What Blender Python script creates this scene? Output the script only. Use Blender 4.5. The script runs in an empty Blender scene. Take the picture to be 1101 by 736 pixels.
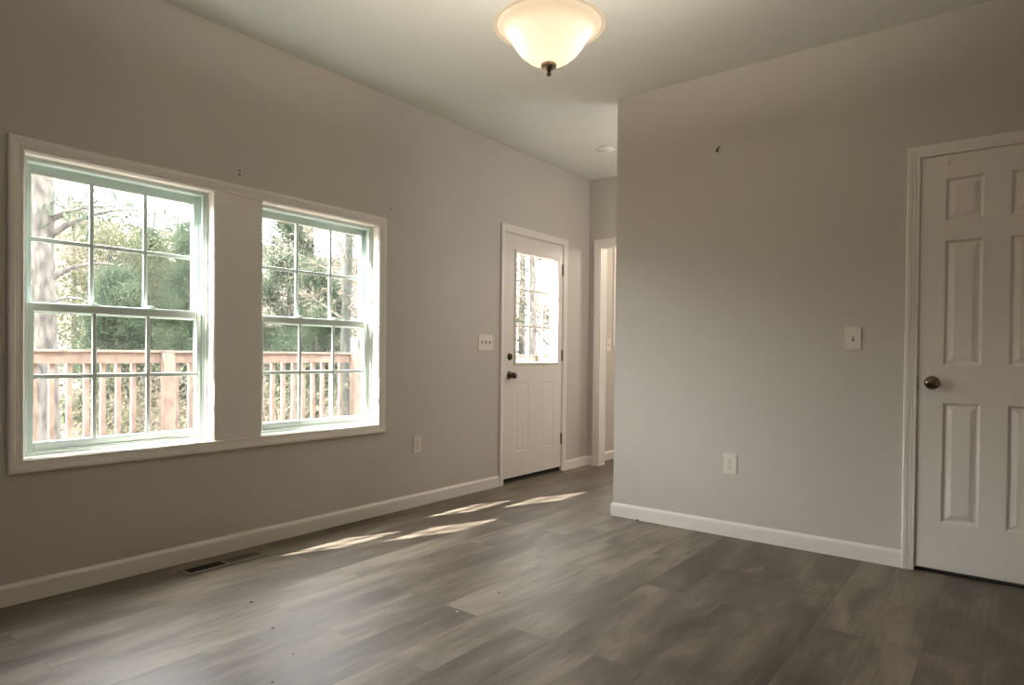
import bpy, bmesh, math, random
import numpy as np
from mathutils import Vector, Matrix

C = bpy.context.scene.collection
SC = bpy.context.scene
# ------------------------------------------------------------------ camera
W, H_ = 1101.0, 736.0
FPX, PPY = 698.06, 389.03
cam_d = bpy.data.cameras.new('camera')
cam_d.sensor_fit = 'HORIZONTAL'; cam_d.sensor_width = 36.0
cam_d.lens = FPX / W * 36.0
cam_d.shift_y = (PPY - H_ / 2) / W
cam_d.clip_start = 0.05; cam_d.clip_end = 300
cam = bpy.data.objects.new('camera', cam_d); C.objects.link(cam)
r_ = Vector((0.789629, 0.613499, 0.010211)); u_ = Vector((-0.014682, 0.002255, 0.99989)); f_ = Vector((-0.613408, 0.789692, -0.010788))
m = Matrix.Identity(4)
for i in range(3):
    m[i][0] = r_[i]; m[i][1] = u_[i]; m[i][2] = -f_[i]
m.translation = (3.2545, 0.0479, 1.0488)
cam.matrix_world = m
SC.camera = cam

# ------------------------------------------------------------------ sky, sun, lights, exposure
world = bpy.data.worlds.new('sky'); SC.world = world
world.use_nodes = True
nt = world.node_tree
bg = nt.nodes['Background']
bg.inputs['Color'].default_value = (0.97, 0.97, 1.0, 1)
bg.inputs['Strength'].default_value = 6.5

sun_d = bpy.data.lights.new('sun', 'SUN'); sun_d.energy = 11; sun_d.angle = math.radians(0.6); sun_d.color = (1.0, 0.965, 0.90)
sun = bpy.data.objects.new('sun', sun_d); C.objects.link(sun)
sun.rotation_euler = Vector((1.0, 2.42, -2.3)).to_track_quat('-Z', 'Y').to_euler()

def area(name, loc, direction, sx, sy, power, color):
    d = bpy.data.lights.new(name, 'AREA'); d.shape = 'RECTANGLE'; d.size = sx; d.size_y = sy; d.energy = power; d.color = color
    o = bpy.data.objects.new(name, d); C.objects.link(o); o.location = loc
    o.rotation_euler = Vector(direction).to_track_quat('-Z', 'Y').to_euler()
    return o
# added unseen fill light behind the camera, brightens the room
area('rear_fill_light', (2.0, -2.93, 1.45), (-.15, 1, -.02), 2.6, 1.7, 2, (1.0, .96, .92))
# lamp of the room beyond the far opening
pl = bpy.data.lights.new('far_room_lamp_light', 'POINT'); pl.energy = 15; pl.color = (1.0, .86, .74); pl.shadow_soft_size = .12
po = bpy.data.objects.new('far_room_lamp_light', pl); C.objects.link(po); po.location = (1.2, 6.6, 2.3)

# lamp of the hall round the corner, behind the partition
hl = bpy.data.lights.new('hall_lamp_light', 'POINT'); hl.energy = 10; hl.color = (1.0, .98, .95); hl.shadow_soft_size = .45
ho = bpy.data.objects.new('hall_lamp_light', hl); C.objects.link(ho); ho.location = (2.0, 4.72, 2.0)

vs = SC.view_settings
vs.view_transform = 'Standard'; vs.look = 'None'; vs.exposure = 1.77; vs.gamma = 1.0; vs.use_curve_mapping = False
SC.cycles.use_denoising = True; SC.cycles.denoising_prefilter = 'ACCURATE'; SC.cycles.use_adaptive_sampling = False
SC.cycles.max_bounces = 12; SC.cycles.diffuse_bounces = 6; SC.cycles.transparent_max_bounces = 24
SC.cycles.caustics_reflective = False; SC.cycles.caustics_refractive = False
SC.cycles.sample_clamp_indirect = 6.0

# ------------------------------------------------------------------ materials
def s2l(c): return tuple((v / 12.92 if v <= .04045 else ((v + .055) / 1.055) ** 2.4) for v in [x / 255.0 for x in c])
def mat(name, rgb, rough=.6, metal=0.0, noise=None, bump=None, spec=None):
    """rgb sRGB 0-255; noise=(scale, amount) soft colour mottling; bump=(scale, strength, distance)"""
    M = bpy.data.materials.new(name); M.use_nodes = True; t = M.node_tree
    b = t.nodes['Principled BSDF']; col = s2l(rgb)
    b.inputs['Base Color'].default_value = (*col, 1); b.inputs['Roughness'].default_value = rough; b.inputs['Metallic'].default_value = metal
    if spec is not None: b.inputs['Specular IOR Level'].default_value = spec
    tc = t.nodes.new('ShaderNodeTexCoord')
    if noise:
        n = t.nodes.new('ShaderNodeTexNoise'); n.inputs['Scale'].default_value = noise[0]; n.inputs['Detail'].default_value = 4
        t.links.new(tc.outputs['Object'], n.inputs['Vector'])
        mp = t.nodes.new('ShaderNodeMapRange'); mp.inputs[1].default_value = .3; mp.inputs[2].default_value = .7
        mp.inputs[3].default_value = 1 - noise[1]; mp.inputs[4].default_value = 1 + noise[1]
        t.links.new(n.outputs['Fac'], mp.inputs[0])
        v = t.nodes.new('ShaderNodeVectorMath'); v.operation = 'SCALE'; v.inputs[0].default_value = col
        t.links.new(mp.outputs[0], v.inputs['Scale']); t.links.new(v.outputs[0], b.inputs['Base Color'])
    if bump:
        n2 = t.nodes.new('ShaderNodeTexNoise'); n2.inputs['Scale'].default_value = bump[0]; n2.inputs['Detail'].default_value = 3
        t.links.new(tc.outputs['Object'], n2.inputs['Vector'])
        bp = t.nodes.new('ShaderNodeBump'); bp.inputs['Strength'].default_value = bump[1]; bp.inputs['Distance'].default_value = bump[2]
        t.links.new(n2.outputs['Fac'], bp.inputs['Height']); t.links.new(bp.outputs[0], b.inputs['Normal'])
    return M

WALL = mat('greige_wall_paint', (200, 193, 183), .62, noise=(1.3, .015), bump=(160, .12, .0006))
CEIL = mat('ceiling_paint', (226, 227, 219), .85, bump=(90, .12, .001))
TRIM = mat('white_trim_paint', (234, 227, 219), .38)
DOORP = mat('door_paint', (228, 220, 211), .42, bump=(220, .05, .0004))
VINYL = mat('window_vinyl', (214, 227, 221), .35)
PLATE = mat('switch_plate_plastic', (226, 219, 206), .35)
SLOT = mat('dark_slot', (84, 76, 68), .6)
BRONZE = mat('aged_bronze', (86, 76, 62), .32, metal=.9, noise=(25, .15))
NICKEL = mat('satin_nickel', (132, 119, 100), .2, metal=1.0)
HINGE = mat('hinge_metal', (120, 108, 92), .4, metal=.8)
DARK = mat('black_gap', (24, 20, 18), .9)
VENT = mat('vent_metal', (118, 106, 92), .5, metal=.25)
VENTD = mat('vent_shadow_metal', (52, 42, 30), .8)
DEBRIS = mat('debris', (62, 56, 50), .9, noise=(200, .3))
EXTW = mat('exterior_siding', (205, 205, 198), .7)

def floor_material():
    M = bpy.data.materials.new('grey_vinyl_plank'); M.use_nodes = True; t = M.node_tree; L = t.links
    b = t.nodes['Principled BSDF']
    tc = t.nodes.new('ShaderNodeTexCoord')
    mp = t.nodes.new('ShaderNodeMapping'); mp.inputs['Rotation'].default_value = (0, 0, math.pi / 2); mp.inputs['Location'].default_value = (.35, .06, 0)
    L.new(tc.outputs['Object'], mp.inputs['Vector'])
    br = t.nodes.new('ShaderNodeTexBrick'); br.offset = .37; br.offset_frequency = 2
    br.inputs['Scale'].default_value = 1; br.inputs['Brick Width'].default_value = 1.22; br.inputs['Row Height'].default_value = .18
    br.inputs['Mortar Size'].default_value = .0008; br.inputs['Mortar Smooth'].default_value = .3
    br.inputs['Color1'].default_value = (0, 0, 0, 1); br.inputs['Color2'].default_value = (1, 1, 1, 1); br.inputs['Mortar'].default_value = (.5, .5, .5, 1)
    L.new(mp.outputs[0], br.inputs['Vector'])
    # per-plank offset so that the grain differs from plank to plank
    off = t.nodes.new('ShaderNodeVectorMath'); off.operation = 'MULTIPLY_ADD'; off.inputs[1].default_value = (7, 5, 3)
    L.new(br.outputs['Color'], off.inputs[0]); L.new(mp.outputs[0], off.inputs[2])
    g = t.nodes.new('ShaderNodeMapping'); g.inputs['Scale'].default_value = (1.5, 5.5, 1); L.new(off.outputs[0], g.inputs['Vector'])
    n1 = t.nodes.new('ShaderNodeTexNoise'); n1.inputs['Scale'].default_value = 1.1; n1.inputs['Detail'].default_value = 5; n1.inputs['Roughness'].default_value = .55; n1.inputs['Distortion'].default_value = .6
    L.new(g.outputs[0], n1.inputs['Vector'])
    g2 = t.nodes.new('ShaderNodeMapping'); g2.inputs['Scale'].default_value = (3, 45, 1); L.new(off.outputs[0], g2.inputs['Vector'])
    n2 = t.nodes.new('ShaderNodeTexNoise'); n2.inputs['Scale'].default_value = 2; n2.inputs['Detail'].default_value = 6; n2.inputs['Roughness'].default_value = .7
    L.new(g2.outputs[0], n2.inputs['Vector'])
    # value = plank tone + cloud + fine grain
    a1 = t.nodes.new('ShaderNodeMath'); a1.operation = 'MULTIPLY_ADD'; a1.inputs[1].default_value = .22; L.new(br.outputs['Color'], a1.inputs[0])
    s1 = t.nodes.new('ShaderNodeMath'); s1.operation = 'MULTIPLY_ADD'; s1.inputs[1].default_value = 1.25; s1.inputs[2].default_value = -.24; L.new(n1.outputs['Fac'], s1.inputs[0]); L.new(s1.outputs[0], a1.inputs[2])
    a2 = t.nodes.new('ShaderNodeMath'); a2.operation = 'MULTIPLY_ADD'; a2.inputs[1].default_value = .40; L.new(n2.outputs['Fac'], a2.inputs[0]); L.new(a1.outputs[0], a2.inputs[2])
    cr = t.nodes.new('ShaderNodeValToRGB'); e = cr.color_ramp
    e.elements[0].position = .15; e.elements[0].color = (*s2l((58, 49, 42)), 1)
    e.elements[1].position = .95; e.elements[1].color = (*s2l((138, 127, 113)), 1)
    k = e.elements.new(.45); k.color = (*s2l((84, 74, 65)), 1)
    k = e.elements.new(.68); k.color = (*s2l((106, 96, 85)), 1)
    L.new(a2.outputs[0], cr.inputs['Fac'])
    # sparse dark scratches / knots
    g3 = t.nodes.new('ShaderNodeMapping'); g3.inputs['Scale'].default_value = (5, 26, 1); L.new(off.outputs[0], g3.inputs['Vector'])
    n3 = t.nodes.new('ShaderNodeTexNoise'); n3.inputs['Scale'].default_value = 1.4; n3.inputs['Detail'].default_value = 8; n3.inputs['Roughness'].default_value = .75; L.new(g3.outputs[0], n3.inputs['Vector'])
    kr = t.nodes.new('ShaderNodeMapRange'); kr.inputs[1].default_value = .61; kr.inputs[2].default_value = .70; kr.inputs[3].default_value = 1; kr.inputs[4].default_value = .72; L.new(n3.outputs['Fac'], kr.inputs[0])
    mo = t.nodes.new('ShaderNodeMapRange'); mo.inputs[3].default_value = 1; mo.inputs[4].default_value = .72; L.new(br.outputs['Fac'], mo.inputs[0])
    mm = t.nodes.new('ShaderNodeMath'); mm.operation = 'MULTIPLY'; L.new(kr.outputs[0], mm.inputs[0]); L.new(mo.outputs[0], mm.inputs[1])
    vs_ = t.nodes.new('ShaderNodeVectorMath'); vs_.operation = 'SCALE'; L.new(cr.outputs['Color'], vs_.inputs[0]); L.new(mm.outputs[0], vs_.inputs['Scale'])
    L.new(vs_.outputs[0], b.inputs['Base Color'])
    rr = t.nodes.new('ShaderNodeMapRange'); rr.inputs[3].default_value = .34; rr.inputs[4].default_value = .52; L.new(n1.outputs['Fac'], rr.inputs[0]); L.new(rr.outputs[0], b.inputs['Roughness'])
    b.inputs['Specular IOR Level'].default_value = .28
    bp = t.nodes.new('ShaderNodeBump'); bp.inputs['Strength'].default_value = .25; bp.inputs['Distance'].default_value = .0012
    L.new(n2.outputs['Fac'], bp.inputs['Height']); L.new(bp.outputs[0], b.inputs['Normal'])
    return M
FLOORM = floor_material()

def glass_material(name, tint, refl, veil=.004):  # a little translucent white imitates hazy glare on the pane
    M = bpy.data.materials.new(name); M.use_nodes = True; t = M.node_tree; t.nodes.remove(t.nodes['Principled BSDF'])
    out = t.nodes['Material Output']
    tr = t.nodes.new('ShaderNodeBsdfTransparent'); tr.inputs[0].default_value = (*tint, 1)
    gl = t.nodes.new('ShaderNodeBsdfGlossy'); gl.inputs['Roughness'].default_value = .02
    fr = t.nodes.new('ShaderNodeFresnel'); fr.inputs['IOR'].default_value = 1.45
    mx = t.nodes.new('ShaderNodeMixShader'); mu = t.nodes.new('ShaderNodeMath'); mu.operation = 'MULTIPLY'; mu.inputs[1].default_value = refl
    # reflect on the outer side of each face only (no total reflection inside the thin pane)
    ge = t.nodes.new('ShaderNodeNewGeometry'); sb = t.nodes.new('ShaderNodeMath'); sb.operation = 'SUBTRACT'; sb.inputs[0].default_value = 1
    m3 = t.nodes.new('ShaderNodeMath'); m3.operation = 'MULTIPLY'; t.links.new(ge.outputs['Backfacing'], sb.inputs[1])
    t.links.new(fr.outputs[0], mu.inputs[0]); t.links.new(mu.outputs[0], m3.inputs[0]); t.links.new(sb.outputs[0], m3.inputs[1]); t.links.new(m3.outputs[0], mx.inputs[0])
    t.links.new(tr.outputs[0], mx.inputs[1]); t.links.new(gl.outputs[0], mx.inputs[2]); du = t.nodes.new('ShaderNodeBsdfTranslucent'); du.inputs[0].default_value = (.9, .9, .9, 1); m4 = t.nodes.new('ShaderNodeMixShader'); m4.inputs[0].default_value = veil
    t.links.new(mx.outputs[0], m4.inputs[1]); t.links.new(du.outputs[0], m4.inputs[2]); t.links.new(m4.outputs[0], out.inputs['Surface'])
    return M
GLASS = glass_material('window_glass', (.97, .985, .975), .9)

def wood_material():
    M = mat('deck_pine', (104, 84, 72), .75); t = M.node_tree; b = t.nodes['Principled BSDF']; L = t.links
    tc = t.nodes.new('ShaderNodeTexCoord'); mp = t.nodes.new('ShaderNodeMapping'); mp.inputs['Scale'].default_value = (14, 3, 3)
    L.new(tc.outputs['Object'], mp.inputs[0])
    n = t.nodes.new('ShaderNodeTexNoise'); n.inputs['Scale'].default_value = 3; n.inputs['Detail'].default_value = 5; L.new(mp.outputs[0], n.inputs['Vector'])
    cr = t.nodes.new('ShaderNodeValToRGB'); cr.color_ramp.elements[0].position = .35; cr.color_ramp.elements[0].color = (*s2l((80, 62, 52)), 1)
    cr.color_ramp.elements[1].position = .62; cr.color_ramp.elements[1].color = (*s2l((104, 88, 76)), 1)
    L.new(n.outputs['Fac'], cr.inputs[0]); L.new(cr.outputs[0], b.inputs['Base Color'])
    return M
WOOD = wood_material()

def bark_material(name, c1, c2):
    M = mat(name, c1, .95); t = M.node_tree; b = t.nodes['Principled BSDF']; L = t.links
    tc = t.nodes.new('ShaderNodeTexCoord'); mp = t.nodes.new('ShaderNodeMapping'); mp.inputs['Scale'].default_value = (9, 9, 3.2); L.new(tc.outputs['Object'], mp.inputs[0])
    n = t.nodes.new('ShaderNodeTexVoronoi'); n.inputs['Scale'].default_value = 1.6; L.new(mp.outputs[0], n.inputs['Vector'])
    n2 = t.nodes.new('ShaderNodeTexNoise'); n2.inputs['Scale'].default_value = 2.5; n2.inputs['Detail'].default_value = 6; L.new(mp.outputs[0], n2.inputs['Vector'])
    ad = t.nodes.new('ShaderNodeMath'); ad.operation = 'MULTIPLY'; L.new(n.outputs['Distance'], ad.inputs[0]); L.new(n2.outputs['Fac'], ad.inputs[1])
    cr = t.nodes.new('ShaderNodeValToRGB'); cr.color_ramp.elements[0].position = .05; cr.color_ramp.elements[0].color = (*s2l(c1), 1)
    cr.color_ramp.elements[1].position = .42; cr.color_ramp.elements[1].color = (*s2l(c2), 1)
    L.new(ad.outputs[0], cr.inputs[0]); L.new(cr.outputs[0], b.inputs['Base Color'])
    bp = t.nodes.new('ShaderNodeBump'); bp.inputs['Strength'].default_value = .8; bp.inputs['Distance'].default_value = .03; L.new(ad.outputs[0], bp.inputs['Height']); L.new(bp.outputs[0], b.inputs['Normal'])
    return M
BARK = bark_material('grey_bark', (84, 79, 72), (42, 38, 34))
BARKG = bark_material('mossy_bark', (40, 43, 32), (24, 25, 19))
TWIG = mat('pale_twig', (84, 75, 66), .9)

def leaf_material(name, c1, c2):
    M = bpy.data.materials.new(name); M.use_nodes = True; t = M.node_tree; t.nodes.remove(t.nodes['Principled BSDF']); L = t.links
    out = t.nodes['Material Output']
    tc = t.nodes.new('ShaderNodeTexCoord'); n = t.nodes.new('ShaderNodeTexNoise'); n.inputs['Scale'].default_value = 1.6; n.inputs['Detail'].default_value = 5
    L.new(tc.outputs['Object'], n.inputs['Vector'])
    cr = t.nodes.new('ShaderNodeValToRGB'); cr.color_ramp.elements[0].position = .35; cr.color_ramp.elements[0].color = (*s2l(c1), 1)
    cr.color_ramp.elements[1].position = .65; cr.color_ramp.elements[1].color = (*s2l(c2), 1); L.new(n.outputs['Fac'], cr.inputs[0])
    d = t.nodes.new('ShaderNodeBsdfDiffuse'); tr = t.nodes.new('ShaderNodeBsdfTranslucent'); mx = t.nodes.new('ShaderNodeMixShader'); mx.inputs[0].default_value = .5
    L.new(cr.outputs[0], d.inputs[0]); L.new(cr.outputs[0], tr.inputs[0]); L.new(d.outputs[0], mx.inputs[1]); L.new(tr.outputs[0], mx.inputs[2]); L.new(mx.outputs[0], out.inputs['Surface'])
    return M
PINE = leaf_material('pine_needles', (45, 55, 44), (72, 83, 64))
SPRING = leaf_material('spring_leaves', (56, 62, 44), (80, 80, 62))
BUDS = leaf_material('bare_budding_twigs', (92, 84, 72), (118, 108, 94))
BRUSHM = leaf_material('dry_brush', (78, 72, 60), (104, 96, 80))
GROUNDM = mat('leaf_litter', (86, 76, 64), .95, noise=(3, .35), bump=(6, .8, .05))

# ------------------------------------------------------------------ mesh helpers
class MB:
    def __init__(s): s.v = []; s.f = []
    def add(s, v, f):
        n = len(s.v); s.v += [tuple(p) for p in v]; s.f += [tuple(i + n for i in q) for q in f]; return s
    def box(s, a, b):
        x0, y0, z0 = a; x1, y1, z1 = b
        return s.add([(x0, y0, z0), (x1, y0, z0), (x1, y1, z0), (x0, y1, z0), (x0, y0, z1), (x1, y0, z1), (x1, y1, z1), (x0, y1, z1)],
                     [(0, 3, 2, 1), (4, 5, 6, 7), (0, 1, 5, 4), (1, 2, 6, 5), (2, 3, 7, 6), (3, 0, 4, 7)])
    def tube(s, pts, rad, n=10, caps=True):
        pts = [Vector(p) for p in pts]
        if not hasattr(rad, '__len__'): rad = [rad] * len(pts)
        vs_, fs = [], []; ref = None
        for i, p in enumerate(pts):
            d = (pts[min(i + 1, len(pts) - 1)] - pts[max(i - 1, 0)]).normalized()
            if ref is None: ref = d.orthogonal().normalized()
            a = (ref - d * ref.dot(d)).normalized(); b = d.cross(a); ref = a
            for k in range(n):
                t = 2 * math.pi * k / n; vs_.append(p + (a * math.cos(t) + b * math.sin(t)) * rad[i])
        for i in range(len(pts) - 1):
            for k in range(n):
                fs.append((i * n + k, i * n + (k + 1) % n, (i + 1) * n + (k + 1) % n, (i + 1) * n + k))
        if caps:
            fs.append(tuple(range(n - 1, -1, -1))); fs.append(tuple(range((len(pts) - 1) * n, len(pts) * n)))
        return s.add(vs_, fs)
    def lathe(s, prof, origin, axis=(0, 0, 1), n=32, close=False):
        """prof: (radius, height along axis)"""
        ax = Vector(axis).normalized(); a = ax.orthogonal().normalized(); b = ax.cross(a); o = Vector(origin)
        vs_, fs = [], []
        for r, h in prof:
            for k in range(n):
                t = 2 * math.pi * k / n; vs_.append(o + ax * h + (a * math.cos(t) + b * math.sin(t)) * max(r, 1e-5))
        m_ = len(prof)
        for i in range(m_ if close else m_ - 1):
            j = (i + 1) % m_
            for k in range(n): fs.append((i * n + k, i * n + (k + 1) % n, j * n + (k + 1) % n, j * n + k))
        return s.add(vs_, fs)
    def build(s, name, mt, parent=None, bevel=0, smooth=False, seg=2):
        me = bpy.data.meshes.new(name); me.from_pydata(s.v, [], s.f)
        bm = bmesh.new(); bm.from_mesh(me)
        bmesh.ops.remove_doubles(bm, verts=bm.verts, dist=1e-6)
        bmesh.ops.recalc_face_normals(bm, faces=bm.faces); bm.to_mesh(me); bm.free()
        if smooth:
            for p in me.polygons: p.use_smooth = True
        me.materials.append(mt)
        o = bpy.data.objects.new(name, me); C.objects.link(o)
        if bevel:
            md = o.modifiers.new('bevel', 'BEVEL'); md.width = bevel; md.segments = seg; md.limit_method = 'ANGLE'
        if smooth:
            md = o.modifiers.new('edges', 'EDGE_SPLIT'); md.split_angle = math.radians(38)
        if parent is not None:
            o.parent = parent; o.matrix_parent_inverse = Matrix.Translation(-Vector(parent.location))
        return o

def struct(o): o['kind'] = 'structure'; return o
def tag(o, label, cat, group=None):
    o['label'] = label; o['category'] = cat
    if group: o['group'] = group
    return o
def empty(name, loc=(0, 0, 0)):
    o = bpy.data.objects.new(name, None); o.empty_display_size = .1; C.objects.link(o); o.location = loc; return o
def sub(parent_part, o):
    """hang o (already in world coordinates) under a part"""
    o.parent = parent_part; return o
def mapbox(P, u0, u1, v0, v1, n0, n1):
    a = P(u0, v0, n0); b = P(u1, v1, n1)
    return tuple(min(x, y) for x, y in zip(a, b)), tuple(max(x, y) for x, y in zip(a, b))

# ------------------------------------------------------------------ room numbers (metres)
H = 2.728; YF = 5.426; YP = 3.834; XP = 1.169; XR = 4.5; YB = -3.0
YN = 8.0                                   # end of the room beyond
PL = lambda u, v, n: (n, u, v)             # on the left wall: u=y, n into the room
PP = lambda u, v, n: (u, YP - n, v)        # on the partition
PF = lambda u, v, n: (u, YF - n, v)        # on the far wall
WT = .14
W1 = (.9315, 1.7413); W2 = (2.0054, 2.8259); WZ = (.5932, 1.8722)
D1 = (4.13, 4.978, 2.045)                  # exterior door opening y0, y1, top
D2 = (2.861, 3.487, 2.05)                  # interior door opening x0, x1, top
OP = (.118, .93, 2.095)                    # far opening
W3 = (5.955, 6.78, 1.205, 2.105)              # window of the room beyond

# ------------------------------------------------------------------ shell
def wall_with_holes(name, P, u0, u1, v1, holes, n0, n1, material):
    us = sorted({u0, u1, *[h[0] for h in holes], *[h[1] for h in holes]})
    vsn = sorted({0, v1, *[h[2] for h in holes], *[h[3] for h in holes]})
    mb = MB(); ins = lambda a, b: any(h[0] <= a < h[1] and h[2] <= b < h[3] for h in holes)
    solid = lambda i, j: 0 <= i < len(us) - 1 and 0 <= j < len(vsn) - 1 and not ins(us[i], vsn[j])
    for i in range(len(us) - 1):
        for j in range(len(vsn) - 1):
            if not solid(i, j): continue
            a, b, c, d = us[i], us[i + 1], vsn[j], vsn[j + 1]
            for n in (n0, n1): mb.add([P(a, c, n), P(b, c, n), P(b, d, n), P(a, d, n)], [(0, 1, 2, 3)])
            if not solid(i - 1, j): mb.add([P(a, c, n0), P(a, d, n0), P(a, d, n1), P(a, c, n1)], [(0, 1, 2, 3)])
            if not solid(i + 1, j): mb.add([P(b, c, n0), P(b, d, n0), P(b, d, n1), P(b, c, n1)], [(0, 1, 2, 3)])
            if not solid(i, j - 1): mb.add([P(a, c, n0), P(b, c, n0), P(b, c, n1), P(a, c, n1)], [(0, 1, 2, 3)])
            if not solid(i, j + 1): mb.add([P(a, d, n0), P(b, d, n0), P(b, d, n1), P(a, d, n1)], [(0, 1, 2, 3)])
    return struct(mb.build(name, material))

struct(MB().box((-WT, YB - .1, -.12), (XR + .1, YN + .1, 0)).build('floor', FLOORM))
struct(MB().box((-WT, YB - .1, H), (XR + .1, YN + .1, H + .12)).build('ceiling', CEIL))
wall_with_holes('wall_left', PL, YB, YN, H, [(*W1, *WZ), (*W2, *WZ), (D1[0], D1[1], 0, D1[2]), W3], -WT, 0, WALL)
wall_with_holes('wall_partition', PP, XP, XR, H, [(D2[0], D2[1], 0, D2[2])], -.12, 0, WALL)
wall_with_holes('wall_far', PF, 0, XR, H, [(OP[0], OP[1], 0, OP[2])], -.12, 0, WALL)
struct(MB().box((XR, YB, 0), (XR + .1, YN, H)).build('wall_right', WALL))
struct(MB().box((0, YB - .1, 0), (XR, YB, H)).build('wall_rear', WALL))
struct(MB().box((0, YN, 0), (XR, YN + .1, H)).build('wall_far_room', WALL))

# ------------------------------------------------------------------ trim
CAS = [(0, 0), (0, .008), (.003, .0105), (.012, .011), (.014, .0095), (.017, .012), (.030, .0135), (.033, .0155), (.046, .0172), (.052, .0165), (.056, .013), (.057, 0)]
def casing(name, P, u0, u1, v0, v1, four=False, prof=CAS):
    mb = MB(); vs_, fs = [], []
    n = len(prof)
    for d, t in prof:
        if four: path = [(u0 - d, v0 - d), (u0 - d, v1 + d), (u1 + d, v1 + d), (u1 + d, v0 - d)]
        else: path = [(u0 - d, v0), (u0 - d, v1 + d), (u1 + d, v1 + d), (u1 + d, v0)]
        vs_ += [P(a, b, t) for a, b in path]
    for i in range(n - 1):
        for k in range(4 if four else 3):
            l = (k + 1) % 4
            fs.append((i * 4 + k, i * 4 + l, (i + 1) * 4 + l, (i + 1) * 4 + k))
    if not four:
        fs.append(tuple(i * 4 for i in range(n))); fs.append(tuple(i * 4 + 3 for i in range(n)))
    mb.add(vs_, fs)
    return struct(mb.build(name, TRIM))

BB = [(0, 0), (.0125, 0), (.0125, .068), (.0115, .074), (.008, .080), (.005, .084), (.004, .088), (0, .088)]
def baseboard(name, path, side):
    """path: floor points along the wall face; side=+1 board on the left of travel, -1 on the right"""
    pts = [Vector((*q, 0)) for q in path]; vs_, fs = [], []; n = len(BB)
    for i, p in enumerate(pts):
        ns = []
        if i > 0: d = (p - pts[i - 1]).normalized(); ns.append(Vector((-d.y, d.x, 0)) * side)
        if i < len(pts) - 1: d = (pts[i + 1] - p).normalized(); ns.append(Vector((-d.y, d.x, 0)) * side)
        nn = ns[0] if len(ns) == 1 else (ns[0] + ns[1]) / (1 + ns[0].dot(ns[1]))
        for t, z in BB: q = p + nn * t; vs_.append((q.x, q.y, z))
    for i in range(len(pts) - 1):
        for k in range(n): fs.append((i * n + k, i * n + (k + 1) % n, (i + 1) * n + (k + 1) % n, (i + 1) * n + k))
    fs.append(tuple(range(n))); fs.append(tuple(range((len(pts) - 1) * n, len(pts) * n)))
    return struct(MB().add(vs_, fs).build(name, TRIM))

casing('trim_windows', PL, W1[0], W2[1], *WZ, four=True)
struct(MB().box((0, W1[1], WZ[0]), (.0045, W2[0], WZ[1])).build('trim_mullion_board', TRIM))
casing('trim_entry_door', PL, D1[0], D1[1], 0, D1[2])
casing('trim_closet_door', PP, D2[0] + .006, D2[1], 0, D2[2] - .006)
casing('trim_hall_opening', PF, OP[0], OP[1], 0, OP[2])
casing('trim_far_room_window', PL, W3[0], W3[1], W3[2], W3[3], four=True)
# jamb linings of the three door openings
def lining(name, P, u0, u1, v1, n0, n1, t=.012):
    mb = MB(); mb.box(*mapbox(P, u0 - .001, u0 + t, 0, v1, n0, n1)); mb.box(*mapbox(P, u1 - t, u1 + .001, 0, v1, n0, n1)); mb.box(*mapbox(P, u0 + t, u1 - t, v1 - t, v1 + .001, n0, n1))
    return struct(mb.build(name, TRIM))
lining('trim_hall_jamb', PF, OP[0], OP[1], OP[2], -.12, .001)
lining('trim_closet_jamb', PP, D2[0], D2[1], D2[2], -.12, .001, .005)
lining('trim_entry_jamb', PL, D1[0], D1[1], D1[2], -WT, .001, .005)
baseboard('baseboard_left', [(0, YB), (0, D1[0] - .058)], -1)
baseboard('baseboard_left_corner', [(0, D1[1] + .058), (0, YF), (OP[0] - .058, YF)], -1)
baseboard('baseboard_far', [(OP[1] + .058, YF), (XR, YF)], -1)
baseboard('baseboard_partition', [(XR, YP + .12), (XP, YP + .12), (XP, YP), (D2[0] - .052, YP)], -1)
baseboard('baseboard_partition_right', [(D2[1] + .058, YP), (XR, YP), (XR, YB), (0, YB)], -1)
baseboard('baseboard_far_room', [(OP[0] - .058, YF + .12), (0, YF + .12), (0, YN), (XR, YN)], -1)

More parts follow.
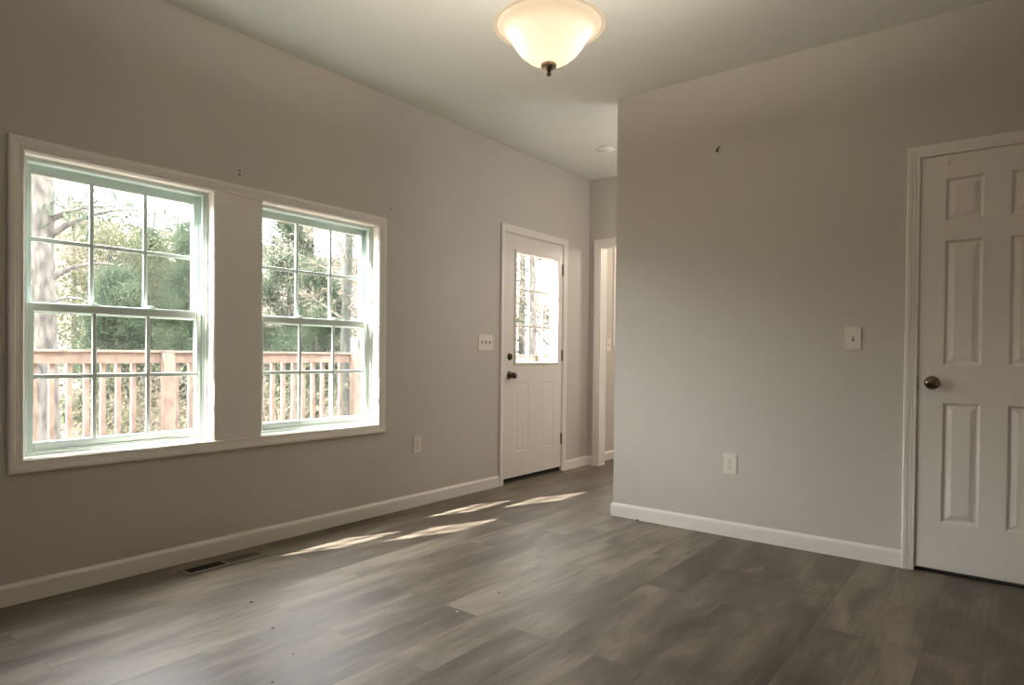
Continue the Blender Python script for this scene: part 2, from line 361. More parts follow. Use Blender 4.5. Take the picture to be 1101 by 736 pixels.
# ------------------------------------------------------------------ windows
def make_window(name, y0, y1, z0, z1, muntins=True):
    root = empty(name, (0, (y0 + y1) / 2, z0)); struct(root)
    # white lining boards between wall face and sash
    b = MB()
    b.box((-.055, y0, z0), (.0, y0 + .004, z1)).box((-.055, y1 - .004, z0), (.0, y1, z1))
    b.box((-.055, y0 + .004, z1 - .004), (.0, y1 - .004, z1)).box((-.055, y0 + .004, z0), (.0, y1 - .004, z0 + .004))
    b.build('jamb_lining', TRIM, root)
    f = MB(); t = .022
    f.box((-.145, y0, z0), (-.055, y0 + t, z1)).box((-.145, y1 - t, z0), (-.055, y1, z1))
    f.box((-.145, y0 + t, z1 - t), (-.055, y1 - t, z1)).box((-.145, y0 + t, z0), (-.055, y1 - t, z0 + .020))
    for yy in (y0 + t, y1 - t - .008):                      # sash tracks
        f.box((-.066, yy, z0 + t), (-.060, yy + .008, z1 - t)).box((-.104, yy, z0 + t), (-.099, yy + .008, z1 - t))
    f.build('window_frame', VINYL, root, bevel=.002)
    a, c = y0 + .016, y1 - .016
    zm = z0 + (z1 - z0) * .503
    def sash(nm, x0, x1, za, zb, bot, top):
        st = .040; s = MB()
        s.box((x0, a, za), (x1, a + st, zb)).box((x0, c - st, za), (x1, c, zb)).box((x0, a + st, za), (x1, c - st, za + bot)).box((x0, a + st, zb - top), (x1, c - st, zb))
        so = s.build(nm, VINYL, root, bevel=.004)
        xm = (x0 + x1) / 2; ya, yb, ga, gb = a + st, c - st, za + bot, zb - top
        g = MB().box((xm - .002, ya - .003, ga - .003), (xm + .002, yb + .003, gb + .003)).build('glass_pane', GLASS, so); g.matrix_parent_inverse = Matrix.Identity(4)
        k = MB()
        for i in (1, 2):
            yy = ya + (yb - ya) * i / 3
            k.box((xm + .003, yy - .0095, ga - .002), (xm + .013, yy + .0095, gb + .002))
        zz = (ga + gb) / 2
        k.box((xm + .0035, ya - .002, zz - .0095), (xm + .0125, yb + .002, zz + .0095))
        ko = k.build('muntin_grille', VINYL, so, bevel=.003); ko.matrix_parent_inverse = Matrix.Identity(4)
        so.parent = None; so.parent = root; so.matrix_parent_inverse = Matrix.Translation(-Vector(root.location))
        return so
    sash('upper_sash', -.135, -.106, zm - .022, z1 - .016, .038, .048)
    lo = sash('lower_sash', -.098, -.068, z0 + .012, zm + .018, .048, .038)
    # sash locks on the meeting rail
    for fy in (.34, .66):
        yy = a + (c - a) * fy
        l = MB(); l.box((-.094, yy - .028, zm + .018), (-.072, yy + .028, zm + .023)); l.lathe([(.009, 0), (.009, .007), (.006, .010), (0, .010)], (-.083, yy, zm + .022), n=16)
        l.box((-.086, yy - .004, zm + .027), (-.062, yy + .018, zm + .031))
        l.build('sash_lock', VINYL, root, bevel=.001)
    # lift rail
    MB().box((-.068, a + .15, z0 + .020), (-.060, c - .15, z0 + .027)).build('lift_rail', VINYL, root, bevel=.002)
    return root
make_window('window_1', *W1, *WZ)
make_window('window_2', *W2, *WZ)
make_window('window_3', W3[0], W3[1], W3[2], W3[3])

# ------------------------------------------------------------------ doors
def panel_face(mb, P, u0, u1, v0, v1, panels, n0, prof):
    """front face of a door at n0 with moulded panels; panels=(u0,u1,v0,v1); prof=(inset, depth)"""
    us = sorted({u0, u1, *[q[0] for q in panels], *[q[1] for q in panels]}); vv = sorted({v0, v1, *[q[2] for q in panels], *[q[3] for q in panels]})
    for i in range(len(us) - 1):
        for j in range(len(vv) - 1):
            if any(q[0] <= us[i] < q[1] and q[2] <= vv[j] < q[3] for q in panels): continue
            mb.add([P(us[i], vv[j], n0), P(us[i + 1], vv[j], n0), P(us[i + 1], vv[j + 1], n0), P(us[i], vv[j + 1], n0)], [(0, 1, 2, 3)])
    for (a, b, c, d) in panels:
        prev = None
        for ins, dep in prof:
            ring = [P(a + ins, c + ins, n0 + dep), P(b - ins, c + ins, n0 + dep), P(b - ins, d - ins, n0 + dep), P(a + ins, d - ins, n0 + dep)]
            if prev:
                for k in range(4): mb.add([prev[k], prev[(k + 1) % 4], ring[(k + 1) % 4], ring[k]], [(0, 1, 2, 3)])
            prev = ring
        mb.add(prev, [(0, 1, 2, 3)])
PANEL = [(0, 0), (.004, -.002), (.010, -.0085), (.018, -.0085), (.040, -.0015)]

def knob(P, u, v, n0, material, parent, name='door_knob', up=True, r=.027):
    o = Vector(P(u, v, n0)); ax = Vector(P(u, v, n0 + 1)) - o
    k = MB()
    k.lathe([(0, 0), (.033, 0), (.033, .003), (.030, .007), (.022, .010), (.012, .012), (.011, .030), (.014, .034), (.022, .038), (r, .046), (r + .001, .053), (.024, .061), (.014, .066), (0, .068)], o, ax, 36)
    return k.build(name, material, parent, smooth=True)

# closet door (six panels) in the partition
dr = struct(empty('door_1', (D2[0], YP, 0)))
mb = MB(); u0, u1, z0, z1 = D2[0] + .009, D2[1] - .005, .022, D2[2] - .010
pan = []
for (ua, ub) in ((2.973, 3.124), (3.226, 3.377)):
    for (va, vb) in ((.252, .838), (1.020, 1.626), (1.722, 1.928)): pan.append((ua, ub, va, vb))
nf = 0.0
panel_face(mb, PP, u0, u1, z0, z1, pan, nf, PANEL)
nb = -.035
mb.add([PP(u0, z0, nb), PP(u1, z0, nb), PP(u1, z1, nb), PP(u0, z1, nb)], [(0, 1, 2, 3)])
for a, b in (((u0, z0), (u1, z0)), ((u1, z0), (u1, z1)), ((u1, z1), (u0, z1)), ((u0, z1), (u0, z0))):
    mb.add([PP(*a, nf), PP(*b, nf), PP(*b, nb), PP(*a, nb)], [(0, 1, 2, 3)])
mb.build('door_leaf', DOORP, dr)
knob(PP, 2.928, .934, 0, NICKEL, dr)
MB().box((D2[0] + .005, YP + .002, .90), (D2[0] + .010, YP + .026, .96)).build('strike_plate', HINGE, dr)
hk = MB(); hk.box((2.976, YP - .004, 1.998), (2.990, YP - .0001, 2.034)).box((2.979, YP - .014, 1.998), (2.987, YP - .004, 2.003)).box((2.979, YP - .014, 1.998), (2.987, YP - .011, 2.014))
hk.build('door_hook', PLATE, dr, bevel=.001)
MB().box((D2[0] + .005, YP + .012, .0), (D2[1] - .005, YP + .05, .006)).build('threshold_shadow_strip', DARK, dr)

# entry door with nine-light glass
dr = struct(empty('door_2', (0, D1[0], 0)))
u0, u1, z0, z1 = D1[0] + .008, D1[1] - .008, .045, D1[2] - .010
G = (4.285, 4.885, .992, 1.893)
mb = MB()
pan = [(4.285, 4.47, .25, .82), (4.66, 4.845, .25, .82)]
DP = [(0, 0), (.008, -.0022), (.016, -.0022), (.034, -.0003)]
hole = (G[0] - .004, G[1] + .004, G[2] - .004, G[3] + .004)
# front face, with the glass hole cut
us = sorted({u0, u1, hole[0], hole[1]}); vv = [.86, hole[2], hole[3], z1]
for n in (0.0, -.044):
    for i in range(3):
        for j in range(3):
            if i == 1 and j == 1: continue
            mb.add([PL(us[i], vv[j], n), PL(us[i + 1], vv[j], n), PL(us[i + 1], vv[j + 1], n), PL(us[i], vv[j + 1], n)], [(0, 1, 2, 3)])
panel_face(mb, PL, u0, u1, z0, .86, pan, 0.0, DP)
mb.add([PL(u0, z0, -.044), PL(u1, z0, -.044), PL(u1, .86, -.044), PL(u0, .86, -.044)], [(0, 1, 2, 3)])
for a, b in (((u0, z0), (u1, z0)), ((u1, z0), (u1, z1)), ((u1, z1), (u0, z1)), ((u0, z1), (u0, z0)),
             ((hole[0], hole[2]), (hole[1], hole[2])), ((hole[1], hole[2]), (hole[1], hole[3])), ((hole[1], hole[3]), (hole[0], hole[3])), ((hole[0], hole[3]), (hole[0], hole[2]))):
    mb.add([PL(*a, 0), PL(*b, 0), PL(*b, -.044), PL(*a, -.044)], [(0, 1, 2, 3)])
mb.build('door_leaf', DOORP, dr)
# raised frame round the glass
vs_, fs = [], []; LF = [(0, -.012), (0, .004), (.006, .010), (.018, .010), (.024, .005), (.028, 0)]
for d, t in LF: vs_ += [PL(a, b, t) for a, b in ((G[0] - d, G[2] - d), (G[0] - d, G[3] + d), (G[1] + d, G[3] + d), (G[1] + d, G[2] - d))]
for i in range(len(LF) - 1):
    for k in range(4): fs.append((i * 4 + k, i * 4 + (k + 1) % 4, (i + 1) * 4 + (k + 1) % 4, (i + 1) * 4 + k))
lf = MB().add(vs_, fs).build('glass_frame', DOORP, dr)
MB().box((-.024, hole[0], hole[2]), (-.019, hole[1], hole[3])).build('glass_pane', GLASS, dr)
k = MB()
for i in (1, 2):
    yy = G[0] + (G[1] - G[0]) * i / 3; k.box((-.018, yy - .008, G[2]), (-.006, yy + .008, G[3]))
    zz = G[2] + (G[3] - G[2]) * i / 3; k.box((-.0175, G[0], zz - .007), (-.0065, G[1], zz + .007))
k.build('muntin_grille', DOORP, dr, bevel=.002)
knob(PL, 4.205, .884, 0, BRONZE, dr)
db = MB(); db.lathe([(0, 0), (.030, 0), (.030, .004), (.027, .010), (.022, .013), (.010, .014), (0, .014)], PL(4.205, 1.035, 0), (1, 0, 0), 32)
db.box((.013, 4.1985, 1.020), (.026, 4.2115, 1.050)); db.build('deadbolt', BRONZE, dr, smooth=True)
for zc in (1.822, 1.05, .30):
    h = MB(); h.tube([(.004, D1[1] - .004, zc - .05), (.004, D1[1] - .004, zc + .05)], .0065, 12)
    h.box((-.002, D1[1] - .016, zc - .048), (.0025, D1[1] - .004, zc + .048)); h.build('hinge', HINGE, dr)
MB().box((-.13, D1[0] + .005, 0), (-.002, D1[1] - .005, .016)).build('threshold', BRONZE, dr, bevel=.003)
MB().box((-.040, D1[0] + .010, .016), (-.012, D1[1] - .010, .045)).build('gap_shade_strip', DARK, dr)  # black strip paints the shade of the gap below the leaf
MB().box((.0, D1[0] + .002, .0005), (.034, D1[1] - .002, .007)).build('threshold_edge', mat('floor_transition_strip', (112, 102, 92), .5), dr, bevel=.003)

# ------------------------------------------------------------------ wall plates
def plate(name, P, u0, u1, v0, v1, label, cat, kind):
    o = empty(name, P((u0 + u1) / 2, (v0 + v1) / 2, 0)); tag(o, label, cat)
    MB().box(*mapbox(P, u0, u1, v0, v1, .0003, .0062)).build('cover_plate', PLATE, o, bevel=.0025)
    uc, vc = (u0 + u1) / 2, (v0 + v1) / 2
    if kind == 'outlet':
        for s in (-1, 1):
            z = vc + s * .0195
            r = MB(); r.box(*mapbox(P, uc - .0165, uc + .0165, z - .0135, z + .0135, .006, .0082)); ro = r.build('receptacle', PLATE, o, bevel=.003)
            q = MB(); q.box(*mapbox(P, uc - .0075, uc - .0055, z - .003, z + .006, .0078, .0086)); q.box(*mapbox(P, uc + .0055, uc + .0075, z - .002, z + .006, .0078, .0086)); q.box(*mapbox(P, uc - .0025, uc + .0025, z - .010, z - .006, .0078, .0086))
            q.build('socket_slots', SLOT, o)
        MB().lathe([(0, .0055), (.003, .0055), (.003, .0072), (0, .0075)], P(uc, vc, 0), Vector(P(0, 0, 1)) - Vector(P(0, 0, 0)), 12).build('screw', SLOT, o)
    else:
        n = 3 if kind == 'triple' else 1
        for i in range(n):
            uu = uc + (i - (n - 1) / 2) * .046
            MB().box(*mapbox(P, uu - .0055, uu + .0055, vc - .012, vc + .012, .0058, .0068)).build('toggle_slot', SLOT, o)
            tb = MB(); A = [P(uu - .004, vc - .004, .006), P(uu + .004, vc - .004, .006), P(uu + .004, vc + .010, .006), P(uu - .004, vc + .010, .006), P(uu - .0032, vc + .005, .018), P(uu + .0032, vc + .005, .018), P(uu + .0032, vc + .011, .017), P(uu - .0032, vc + .011, .017)]
            tb.add(A, [(0, 1, 2, 3), (4, 5, 6, 7), (0, 1, 5, 4), (1, 2, 6, 5), (2, 3, 7, 6), (3, 0, 4, 7)]); tb.build('toggle', PLATE, o)
            for s in (-1, 1):
                MB().lathe([(0, .0055), (.0028, .0055), (.0028, .0070), (0, .0073)], P(uu, vc + s * .030, 0), Vector(P(0, 0, 1)) - Vector(P(0, 0, 0)), 12).build('screw', PLATE, o)
    return o
plate('light_switch', PL, 3.81, 3.985, 1.082, 1.206, 'wide triple light switch plate on left wall beside the entry door', 'light switch', 'triple')
plate('wall_outlet', PL, 3.142, 3.216, .368, .486, 'white wall outlet low on the left wall under the windows and near the entry door', 'outlet', 'outlet')
plate('light_switch', PP, 2.537, 2.618, 1.091, 1.215, 'single toggle light switch plate on partition wall beside the six-panel door', 'light switch', 'single')
plate('wall_outlet', PP, 1.900, 1.978, .366, .486, 'white wall outlet low on the partition wall facing the camera', 'outlet', 'outlet')
plate('light_switch', PL, 5.785, 5.860, 1.10, 1.22, 'light switch plate on the wall seen through the far opening', 'light switch', 'single')

# anchors and nail holes left in the walls
def nail_hole(P, u, v, r, label, nm='screw_hole'):
    ax = Vector(P(0, 0, 1)) - Vector(P(0, 0, 0))
    o = MB().lathe([(0, .0002), (r * .55, .0002), (r, .0018), (r * 1.15, .0002)], P(u, v, 0), ax, 12).build(nm, SLOT); return tag(o, label, 'hole')
nail_hole(PL, 1.875, 2.007, .0045, 'upper of two small dark holes above the window casing')
nail_hole(PL, 1.875, 1.987, .0050, 'lower of two small dark holes above the window casing')
nail_hole(PL, 2.924, 1.995, .0045, 'small hole above the right top corner of the window casing')
a = MB(); a.tube([(1.836, YP + .004, 2.270), (1.840, YP - .012, 2.275)], [.009, .007], 12); a.tube([(1.840, YP - .011, 2.275), (1.858, YP - .020, 2.289)], [.006, .003], 10)
tag(a.build('wall_anchor', HINGE, smooth=True), 'small dark bent wall hook high on the partition wall', 'wall hook')

# smoke detector
o = empty('smoke_detector', (.605, 4.672, H)); tag(o, 'round white smoke detector on the ceiling near the hall corner', 'smoke detector')
MB().lathe([(0, 0), (.068, 0), (.070, -.004), (.070, -.012), (.062, -.020), (.060, -.022), (0, -.022)], (.605, 4.672, H), n=40).build('base', CEIL, o, smooth=True)
MB().lathe([(.046, -.021), (.048, -.030), (.040, -.036), (0, -.038)], (.605, 4.672, H), n=40).build('sensor_cap', CEIL, o, smooth=True)

# ------------------------------------------------------------------ ceiling lamp
LX, LY, LZ = 1.884, 2.014, 2.252
o = empty('ceiling_lamp', (LX, LY, H)); tag(o, 'semi-flush ceiling lamp with glowing alabaster glass bowl and bronze finial', 'ceiling lamp')
def glow(name, col, em, tcol):
    M = bpy.data.materials.new(name); M.use_nodes = True; t = M.node_tree; L = t.links; t.nodes.remove(t.nodes['Principled BSDF']); out = t.nodes['Material Output']
    d = t.nodes.new('ShaderNodeBsdfDiffuse'); d.inputs[0].default_value = (*tcol, 1)
    tr = t.nodes.new('ShaderNodeBsdfTranslucent'); tr.inputs[0].default_value = (*tcol, 1)
    mx = t.nodes.new('ShaderNodeMixShader'); mx.inputs[0].default_value = .55; L.new(d.outputs[0], mx.inputs[1]); L.new(tr.outputs[0], mx.inputs[2])
    e = t.nodes.new('ShaderNodeEmission'); e.inputs[0].default_value = (*col, 1); e.inputs[1].default_value = em
    ad = t.nodes.new('ShaderNodeAddShader'); L.new(mx.outputs[0], ad.inputs[0]); L.new(e.outputs[0], ad.inputs[1])
    g = t.nodes.new('ShaderNodeBsdfGlossy'); g.inputs['Roughness'].default_value = .15
    m2 = t.nodes.new('ShaderNodeMixShader'); m2.inputs[0].default_value = .04; L.new(ad.outputs[0], m2.inputs[1]); L.new(g.outputs[0], m2.inputs[2]); L.new(m2.outputs[0], out.inputs['Surface'])
    return M
BOWL = glow('alabaster_glass', (1.0, .76, .50), .22, (.026, .023, .018))
prof = [(.203, .000), (.206, .003), (.203, .006), (.190, .004), (.183, -.004), (.176, -.008), (.163, -.016), (.150, -.029), (.139, -.046), (.125, -.070), (.105, -.096), (.079, -.118), (.050, -.131), (.020, -.137), (.0, -.138)]
MB().lathe(prof, (LX, LY, LZ), n=64).build('glass_bowl', BOWL, o, smooth=True)
fn = MB().lathe([(0, -.132), (.026, -.133), (.029, -.139), (.027, -.149), (.018, -.153), (.010, -.158), (.008, -.163), (.005, -.166), (.008, -.169), (.0095, -.174), (.007, -.179), (0, -.181)], (LX, LY, LZ), n=32)
fn.build('finial', mat('brushed_nickel', (176, 160, 136), .3, metal=1.0), o, smooth=True)
MB().tube([(LX, LY, LZ - .14), (LX, LY, H - .02)], .006, 12).build('stem', NICKEL, o, smooth=True)
MB().lathe([(0, -.034), (.022, -.034), (.040, -.026), (.062, -.010), (.066, 0), (0, 0)], (LX, LY, H), n=40).build('canopy', NICKEL, o, smooth=True)
sx, sy = .79, .61
for s in (-1, 1):
    bx, by = LX + sx * s * .088, LY + sy * s * .088
    arm = MB(); arm.tube([(LX, LY, LZ + .13), (LX + (bx - LX) * .6, LY + (by - LY) * .6, LZ + .135), (bx, by, LZ + .115)], .006, 10); arm.tube([(bx, by, LZ + .120), (bx, by, LZ + .075)], .014, 16)
    arm.build('lamp_socket', NICKEL, o, smooth=True)
    bl = MB().lathe([(.012, .035), (.014, .025), (.024, .005), (.029, -.012), (.027, -.028), (.015, -.041), (0, -.044)], (bx, by, LZ + .040), n=24)
    BM = bpy.data.materials.get('bulb_glow')
    if not BM:
        BM = bpy.data.materials.new('bulb_glow'); BM.use_nodes = True; t = BM.node_tree; t.nodes.remove(t.nodes['Principled BSDF']); e = t.nodes.new('ShaderNodeEmission'); e.inputs[0].default_value = (1, .78, .52, 1); e.inputs[1].default_value = 8; t.links.new(e.outputs[0], t.nodes['Material Output'].inputs['Surface'])
    bl.build('light_bulb', BM, o, smooth=True)
    ld = bpy.data.lights.new('bulb_light', 'POINT'); ld.energy = 6.5; ld.color = (1.0, .90, .78); ld.shadow_soft_size = .03
    lo = bpy.data.objects.new('bulb_light', ld); C.objects.link(lo); lo.location = (bx, by, LZ - .034); lo.parent = o; lo.matrix_parent_inverse = Matrix.Translation(-Vector(o.location))

# ------------------------------------------------------------------ floor register and crumbs
o = empty('floor_register', (.15, 1.72, 0)); tag(o, 'brown metal floor vent by the left baseboard under the window', 'vent')
f = MB(); x0, x1, y0, y1 = .098, .212, 1.515, 1.925; i0, i1, ym = .120, .190, 1.722
f.box((x0, y0, .0005), (i0, y1, .005)).box((i1, y0, .0005), (x1, y1, .005)).box((i0, y0, .0005), (i1, y0 + .022, .005)).box((i0, y1 - .022, .0005), (i1, y1, .005)).box((i0, ym - .008, .0005), (i1, ym + .008, .005))
f.build('vent_frame', VENT, o, bevel=.0015)
MB().box((i0, y0 + .022, .0004), (i1, ym - .008, .0010)).build('duct_opening', DARK, o)
l = MB()
for k in range(15):
    yy = y0 + .028 + k * (ym - .008 - y0 - .034) / 14; l.box((i0, yy - .0010, .0012), (i1, yy + .0010, .0035))
l.build('louvre_open', VENTD, o)
l = MB(); l.box((i0, ym + .008, .0004), (i1, y1 - .022, .0024))
for k in range(15):
    yy = ym + .014 + k * (y1 - .036 - ym) / 14; l.box((i0, yy - .003, .0024), (i1, yy + .003, .0040))
l.build('louvre_closed', mat('vent_louvre', (98, 84, 68), .6, metal=.2), o)

rnd = random.Random(3)
def crumb(x, y, r, label, mt=DEBRIS, z=0.0004):
    v = []; n = 9
    for k in range(n):
        t = 2 * math.pi * k / n; rr = r * rnd.uniform(.7, 1.2); v.append((x + rr * math.cos(t), y + rr * math.sin(t), z))
    for k in range(n):
        q = v[k]; v.append((x + (q[0] - x) * .6, y + (q[1] - y) * .6, z + r * .35))
    fs = [(k, (k + 1) % n, n + (k + 1) % n, n + k) for k in range(n)] + [tuple(range(n, 2 * n)), tuple(range(n))]
    return tag(MB().add(v, fs).build('debris_crumb', mt), label, 'debris')
crumb(.730, 1.528, .0085, 'dark debris crumb on the floor nearest the floor vent')
crumb(1.033, 1.439, .0060, 'small dark crumb on the floor, second out from the floor vent')
crumb(1.281, 1.363, .0045, 'tiny dark crumb on the floor, third out from the floor vent')
crumb(1.399, 1.210, .0050, 'tiny dark crumb at the bottom edge of the photo')
crumb(1.469, 2.273, .0055, 'small dark crumb on the floor, rightmost of the scattered crumbs')
crumb(1.469, 2.000, .0055, 'pale plaster crumb on the middle of the floor', mat('plaster_crumb', (226, 200, 178), .8))
crumb(1.356, 3.816, .012, 'grey chip of debris against the partition baseboard near its corner', z=.001)

# ------------------------------------------------------------------ outside: ground, deck
def ground_z(x, y):
    d = max(0.0, -x - 6.0); return -1.5 + .055 * d + .17 * max(0.0, d - 10) ** 1.06 + .12 * math.sin(x * .5 + y * .31) * min(1, d / 4)
mb = MB(); nx, ny = 60, 60; xs = [-.15 - 75 * (i / nx) ** 1.5 for i in range(nx + 1)]; ys = [-30 + 110 * j / ny for j in range(ny + 1)]
vv = [(x, y, ground_z(x, y)) for x in xs for y in ys]
fs = [(i * (ny + 1) + j, (i + 1) * (ny + 1) + j, (i + 1) * (ny + 1) + j + 1, i * (ny + 1) + j + 1) for i in range(nx) for j in range(ny)]
struct(MB().add(vv, fs).build('ground', GROUNDM, smooth=True))

DX, DZ = -3.0, -.12
o = empty('deck_platform', (-1.6, 4, DZ)); tag(o, 'wooden deck platform outside the left wall windows', 'deck')
b = MB(); x = -.16
while x > DX - .12: b.box((x - .138, -1.5, DZ - .035), (x, 11.2, DZ)); x -= .144
b.build('deck_boards', WOOD, o, bevel=.003)
MB().box((DX - .16, -1.5, DZ - .24), (DX - .122, 11.2, DZ - .002)).build('rim_joist', WOOD, o)
for yy in (-1.2, 1.8, 4.9, 8.0, 10.9):
    MB().box((DX - .12, yy, -1.62), (DX - .03, yy + .09, DZ - .04)).build('support_post', WOOD, o)
o = empty('deck_railing', (DX, 4, DZ)); tag(o, 'pale new wooden deck railing with square balusters outside the windows', 'railing')
MB().box((DX - .042, -1.5, .940), (DX - .002, 11.2, 1.035)).build('top_rail', WOOD, o, bevel=.003)
MB().box((DX - .075, -1.5, 1.036), (DX + .030, 11.2, 1.058)).build('rail_cap', WOOD, o, bevel=.004)
MB().box((DX - .042, -1.5, .02), (DX - .002, 11.2, .105)).build('bottom_rail', WOOD, o, bevel=.003)
posts = (-.95, .95, 2.797, 4.955, 6.85, 8.75, 10.65)
for yy in posts:
    MB().box((DX - .001, yy, DZ), (DX + .088, yy + .09, 1.034)).build('post', WOOD, o, bevel=.003)
yb = -1.35; k = 0
while yb < 11.1:
    if not any(q - .03 < yb + .019 < q + .12 for q in posts):
        j = rnd.uniform(-.004, .004); MB().box((DX - .082, yb + j, .03), (DX - .043, yb + .038 + j, .955)).build('baluster', WOOD, o, bevel=.002)
    yb += .1265

# ------------------------------------------------------------------ outside: trees
def quads_object(name, verts, mt, parent):
    """verts: (n,4,3) array, one quad each"""
    n = verts.shape[0]; me = bpy.data.meshes.new(name)
    me.vertices.add(n * 4); me.vertices.foreach_set('co', verts.reshape(-1).astype(np.float32))
    me.loops.add(n * 4); me.loops.foreach_set('vertex_index', np.arange(n * 4, dtype=np.int32))
    me.polygons.add(n); me.polygons.foreach_set('loop_start', np.arange(0, n * 4, 4, dtype=np.int32)); me.polygons.foreach_set('loop_total', np.full(n, 4, dtype=np.int32))
    me.update(); me.validate(); me.materials.append(mt)
    o = bpy.data.objects.new(name, me); C.objects.link(o); o.parent = parent; o.matrix_parent_inverse = Matrix.Translation(-Vector(parent.location)) if parent else Matrix.Identity(4)
    return o
def leaf_quads(rng, centres, w, l, spread, per, flat=0.0):
    """per leaves round each centre; w,l leaf size"""
    c = np.repeat(centres, per, axis=0); n = len(c)
    c = c + rng.normal(0, 1, (n, 3)) * spread
    d = rng.normal(0, 1, (n, 3)); d[:, 2] *= (1 - flat); d /= np.linalg.norm(d, axis=1, keepdims=True)
    e = np.cross(d, rng.normal(0, 1, (n, 3))); e /= np.linalg.norm(e, axis=1, keepdims=True)
    L = l * rng.uniform(.6, 1.3, (n, 1)); Wd = w * rng.uniform(.6, 1.3, (n, 1))
    a = c - d * L * .5; b = c + d * L * .5; mid = c + d * L * .08
    return np.stack([a, mid + e * Wd * .5, b, mid - e * Wd * .5], axis=1)

def limb_path(rng, p, d, length, n=5, wob=.12, droop=0.0):
    pts = [p]; d = Vector(d).normalized()
    for i in range(n):
        d = (d + Vector(rng.normal(0, wob, 3)) + Vector((0, 0, droop))).normalized(); pts.append(pts[-1] + d * length / n)
    return pts

def tree(name, x, y, h, r, kind, label, seed, group=None, crown_from=.3, width=.22, leaves=1.0, lean=(0, 0), bark=None):
    rng = np.random.default_rng(seed); gz = ground_z(x, y) - .1
    o = empty(name, (x, y, gz)); tag(o, label, 'tree', group)
    n = 9; pts = []
    for i in range(n + 1):
        t = i / n; pts.append(Vector((x + lean[0] * t * h + rng.normal(0, .03) * t * h * .15, y + lean[1] * t * h + rng.normal(0, .03) * t * h * .15, gz + t * h)))
    rad = [r * (1.15 if i == 0 else 1 - .8 * i / n) for i in range(n + 1)]
    MB().tube(pts, rad, 12).build('trunk', bark or BARK, o, smooth=True)
    def on(t):
        k = min(int(t * n), n - 1); return pts[k].lerp(pts[k + 1], t * n - k)
    br = MB(); cen = []
    nb = {'pine': 34, 'leafy': 26, 'bare': 34}[kind]
    for b in range(nb):
        t = crown_from + (1 - crown_from) * ((b + rng.uniform(0, 1)) / nb) * .98
        az = rng.uniform(0, 2 * math.pi)
        taper = (1 - (t - crown_from) / (1 - crown_from)) * .85 + .2 if kind == 'pine' else (.5 + math.sin(math.pi * min(1, (t - crown_from) / (1 - crown_from) * .9 + .1)) * .6)
        L = h * width * taper * rng.uniform(.7, 1.15)
        up = {'pine': rng.uniform(-.05, .35), 'leafy': rng.uniform(.2, .8), 'bare': rng.uniform(.35, 1.1)}[kind]
        pth = limb_path(rng, on(min(t, .985)), (math.cos(az), math.sin(az), up), L, 5, .10)
        r0 = r * .28 * (1 - t * .6); br.tube(pth, [r0 * (1 - .17 * i) for i in range(6)], 5, caps=False)
        for q in range(1, 6):
            cen.append(pth[q])
            if q >= 2:
                for s in range(2 if kind != 'bare' else 3):
                    sp = limb_path(rng, pth[q], Vector(rng.normal(0, 1, 3)) + (pth[q] - pth[q - 1]).normalized() * 1.2 + Vector((0, 0, .2)), L * .32, 3, .15)
                    br.tube(sp, [r0 * .3, r0 * .22, r0 * .15, r0 * .08], 3, caps=False); cen += sp[1:]
    br.build('branches', (bark or BARK) if kind != 'bare' else TWIG, o)
    cen = np.array([tuple(c) for c in cen])
    if kind == 'pine': q = leaf_quads(rng, cen, .020, .22, .15, max(1, int(18 * leaves)))
    elif kind == 'leafy': q = leaf_quads(rng, cen, .05, .08, .24, max(1, int(14 * leaves)))
    else: q = leaf_quads(rng, cen, .022, .14, .18, max(1, int(6 * leaves)))
    quads_object('foliage', q, {'pine': PINE, 'leafy': SPRING, 'bare': BUDS}[kind], o)
    return o

def bush(x, y, h, w, seed, label, mt, group, name='shrub'):
    rng = np.random.default_rng(seed); gz = ground_z(x, y) - .05
    o = empty(name, (x, y, gz)); tag(o, label, 'shrub', group); br = MB(); cen = []
    for b in range(16):
        az = rng.uniform(0, 2 * math.pi); pth = limb_path(rng, Vector((x + rng.normal(0, w * .15), y + rng.normal(0, w * .15), gz)), (math.cos(az) * .5 * w / h, math.sin(az) * .5 * w / h, 1), h * rng.uniform(.6, 1.1), 5, .16)
        br.tube(pth, [.014, .012, .009, .007, .005, .002], 4, caps=False); cen += pth[1:]
        for q in (2, 3, 4):
            sp = limb_path(rng, pth[q], Vector(rng.normal(0, 1, 3)) + Vector((0, 0, .4)), w * .3, 3, .2); br.tube(sp, [.006, .005, .003, .002], 3, caps=False); cen += sp[1:]
    br.build('stems', TWIG, o)
    quads_object('foliage', leaf_quads(rng, np.array([tuple(c) for c in cen]), .05, .09, .13, 7), mt, o)

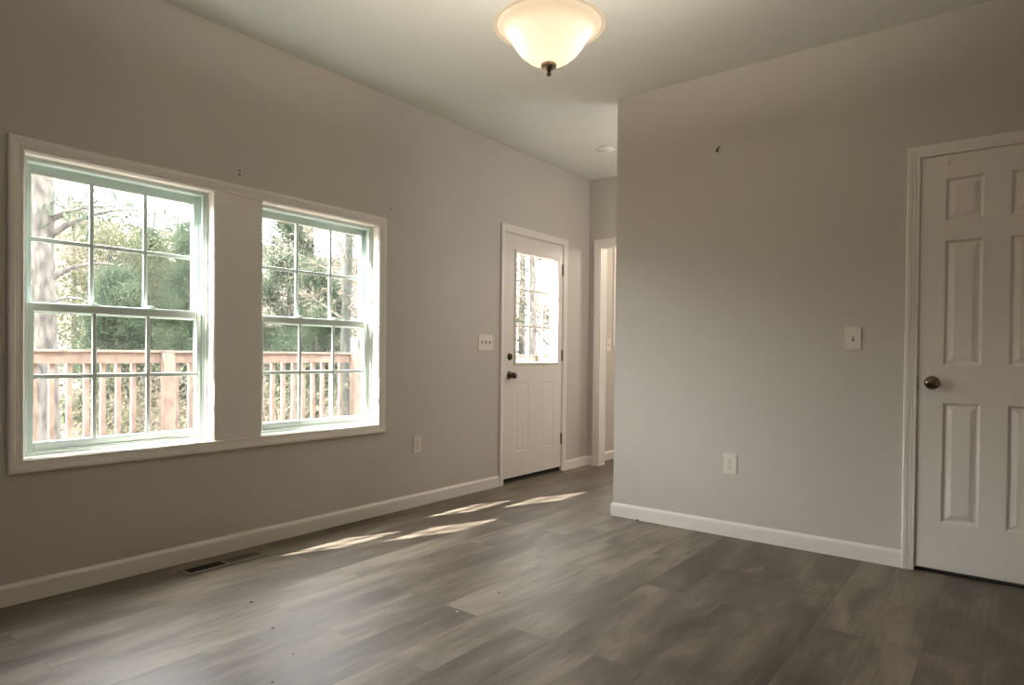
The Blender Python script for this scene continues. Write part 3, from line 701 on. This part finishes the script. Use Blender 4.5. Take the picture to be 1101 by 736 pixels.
# the big trunk close behind the railing, with broken stubs
def near_trunk():
    x, y = -7.06, 3.05; gz = ground_z(x, y) - .1; rng = np.random.default_rng(5)
    o = empty('old_tree', (x, y, gz)); tag(o, 'thick pale grey tree trunk with broken curved limbs at the far left behind the railing', 'tree')
    pts = [Vector((x + .03 * math.sin(i * .9), y + .03 * math.cos(i * .7), gz + i * 1.0)) for i in range(10)]
    MB().tube(pts, [.20 - .006 * i for i in range(10)], 20).build('trunk', BARK, o, smooth=True)
    def limb(z, az, L, r, up, seed, n=6, curl=-.05):
        rg = np.random.default_rng(seed); p = Vector((x, y, z)); pth = limb_path(rg, p, (math.cos(az), math.sin(az), up), L, n, .05, curl); MB().tube(pth, [r * (1 - .13 * i) for i in range(n + 1)], 8).build('branch', BARK, o, smooth=True); return pth
    ra = math.atan2(.613, .79)
    limb(2.5, ra, 1.15, .058, 1.0, 1, curl=-.13); limb(1.9, ra + .1, .95, .05, 1.2, 2, curl=-.18); limb(1.6, ra, .7, .035, .7, 3, curl=-.12); limb(2.75, ra + .1, .8, .035, .5, 6, curl=.05)
    limb(3.1, ra, .7, .02, -.5, 11)
    p = limb(2.8, ra - .3, 1.3, .03, .3, 12); q2 = limb(3.3, ra + .6, 1.6, .03, .5, 13)
    quads_object('foliage', leaf_quads(rng, np.array([tuple(c) for c in p[2:] + q2[2:]]), .03, .2, .16, 26), PINE, o)
near_trunk()
tree('mossy_tree', -8.177, 8.895, 10, .135, 'bare', 'mossy green-brown tree trunk behind the railing at the right side of second window', 21, crown_from=.32, width=.16, bark=BARKG, leaves=.6, lean=(.005, .008))
tree('grey_tree', -8.67, 9.80, 11, .19, 'bare', 'tall grey tree trunk right of the mossy trunk in the second window', 22, crown_from=.55, width=.14, leaves=.6)
# (x, y, height, kind)
WOODS = [(-17, 8.6, 5.3, 'pine'), (-14.5, 6.6, 4.9, 'leafy'), (-19, 9.6, 5.9, 'leafy'), (-15, 8.9, 5.6, 'pine'), (-21, 8.0, 5.8, 'bare'), (-13, 8.1, 5.0, 'pine'), (-12.2, 6.0, 3.9, 'pine'),
         (-17.0, 11.4, 6.6, 'pine'), (-12.6, 10.4, 6.2, 'pine'), (-14.5, 12.0, 10, 'bare'), (-10.6, 9.9, 4.7, 'pine'), (-16, 13.5, 11, 'leafy'), (-12.5, 13.0, 11, 'bare'), (-18, 14.8, 12, 'pine'),
         (-13.5, 15.8, 12, 'leafy'), (-10.5, 12.4, 8, 'bare'), (-10.2, 14.6, 11, 'pine'), (-8.6, 17.5, 11, 'leafy'), (-11.4, 19.5, 12, 'pine'), (-7.2, 14.4, 9.5, 'bare'), (-8.2, 21, 12, 'pine'), (-22.5, 12.0, 5.9, 'leafy'),
         (-24, 7.0, 5.5, 'bare'), (-20, 5.4, 5.4, 'pine'), (-26, 10.2, 5.2, 'bare'), (-19, 18.5, 13, 'pine'), (-6.4, 19.5, 11, 'leafy')]
LAB = {'pine': ('pine_tree', 'dark green pine growing in the woods beyond the deck railing', 'pines in the woods'),
       'leafy': ('leafy_tree', 'yellow-green young leafy tree growing in the woods beyond the deck railing', 'leafy trees in the woods'),
       'bare': ('bare_tree', 'almost leafless pale twiggy tree in the woods beyond the deck railing', 'bare trees in the woods')}
for i, (x, y, h, kd) in enumerate(WOODS):
    nm, lb, gp = LAB[kd]
    tree(nm, x, y, h, .05 + .009 * h, kd, lb, 100 + i, gp, crown_from=.14 if kd != 'bare' else .25, width={'pine': .24, 'leafy': .26, 'bare': .2}[kd])
rg = random.Random(9)
for i in range(34):
    t = i / 33; ang = math.radians(205 - 95 * t + rg.uniform(-3, 3))    # fan of brush round the window side
    d = rg.uniform(8.5, 20); x = 3.25 + d * 1.15 * math.cos(ang * 1.0); y = .05 + d * 1.15 * math.sin(ang) + 0
    x, y = 3.25 - d * math.sin(math.radians(72 - 50 * t)) * 1.1, .05 + d * math.cos(math.radians(72 - 50 * t)) * 1.1
    if x > -4.6: x = -4.6 - rg.uniform(0, 2)
    g = i % 3
    bush(x, y, rg.uniform(1.3, 2.6), rg.uniform(1.2, 2.2), 300 + i, ['tan dry brush growing below the woods beyond the railing', 'green low shrub growing below the woods beyond the railing', 'tan dry brush growing below the woods beyond the railing'][g], [BRUSHM, SPRING, BRUSHM][g], ['dry brush', 'green shrubs', 'dry brush'][g])
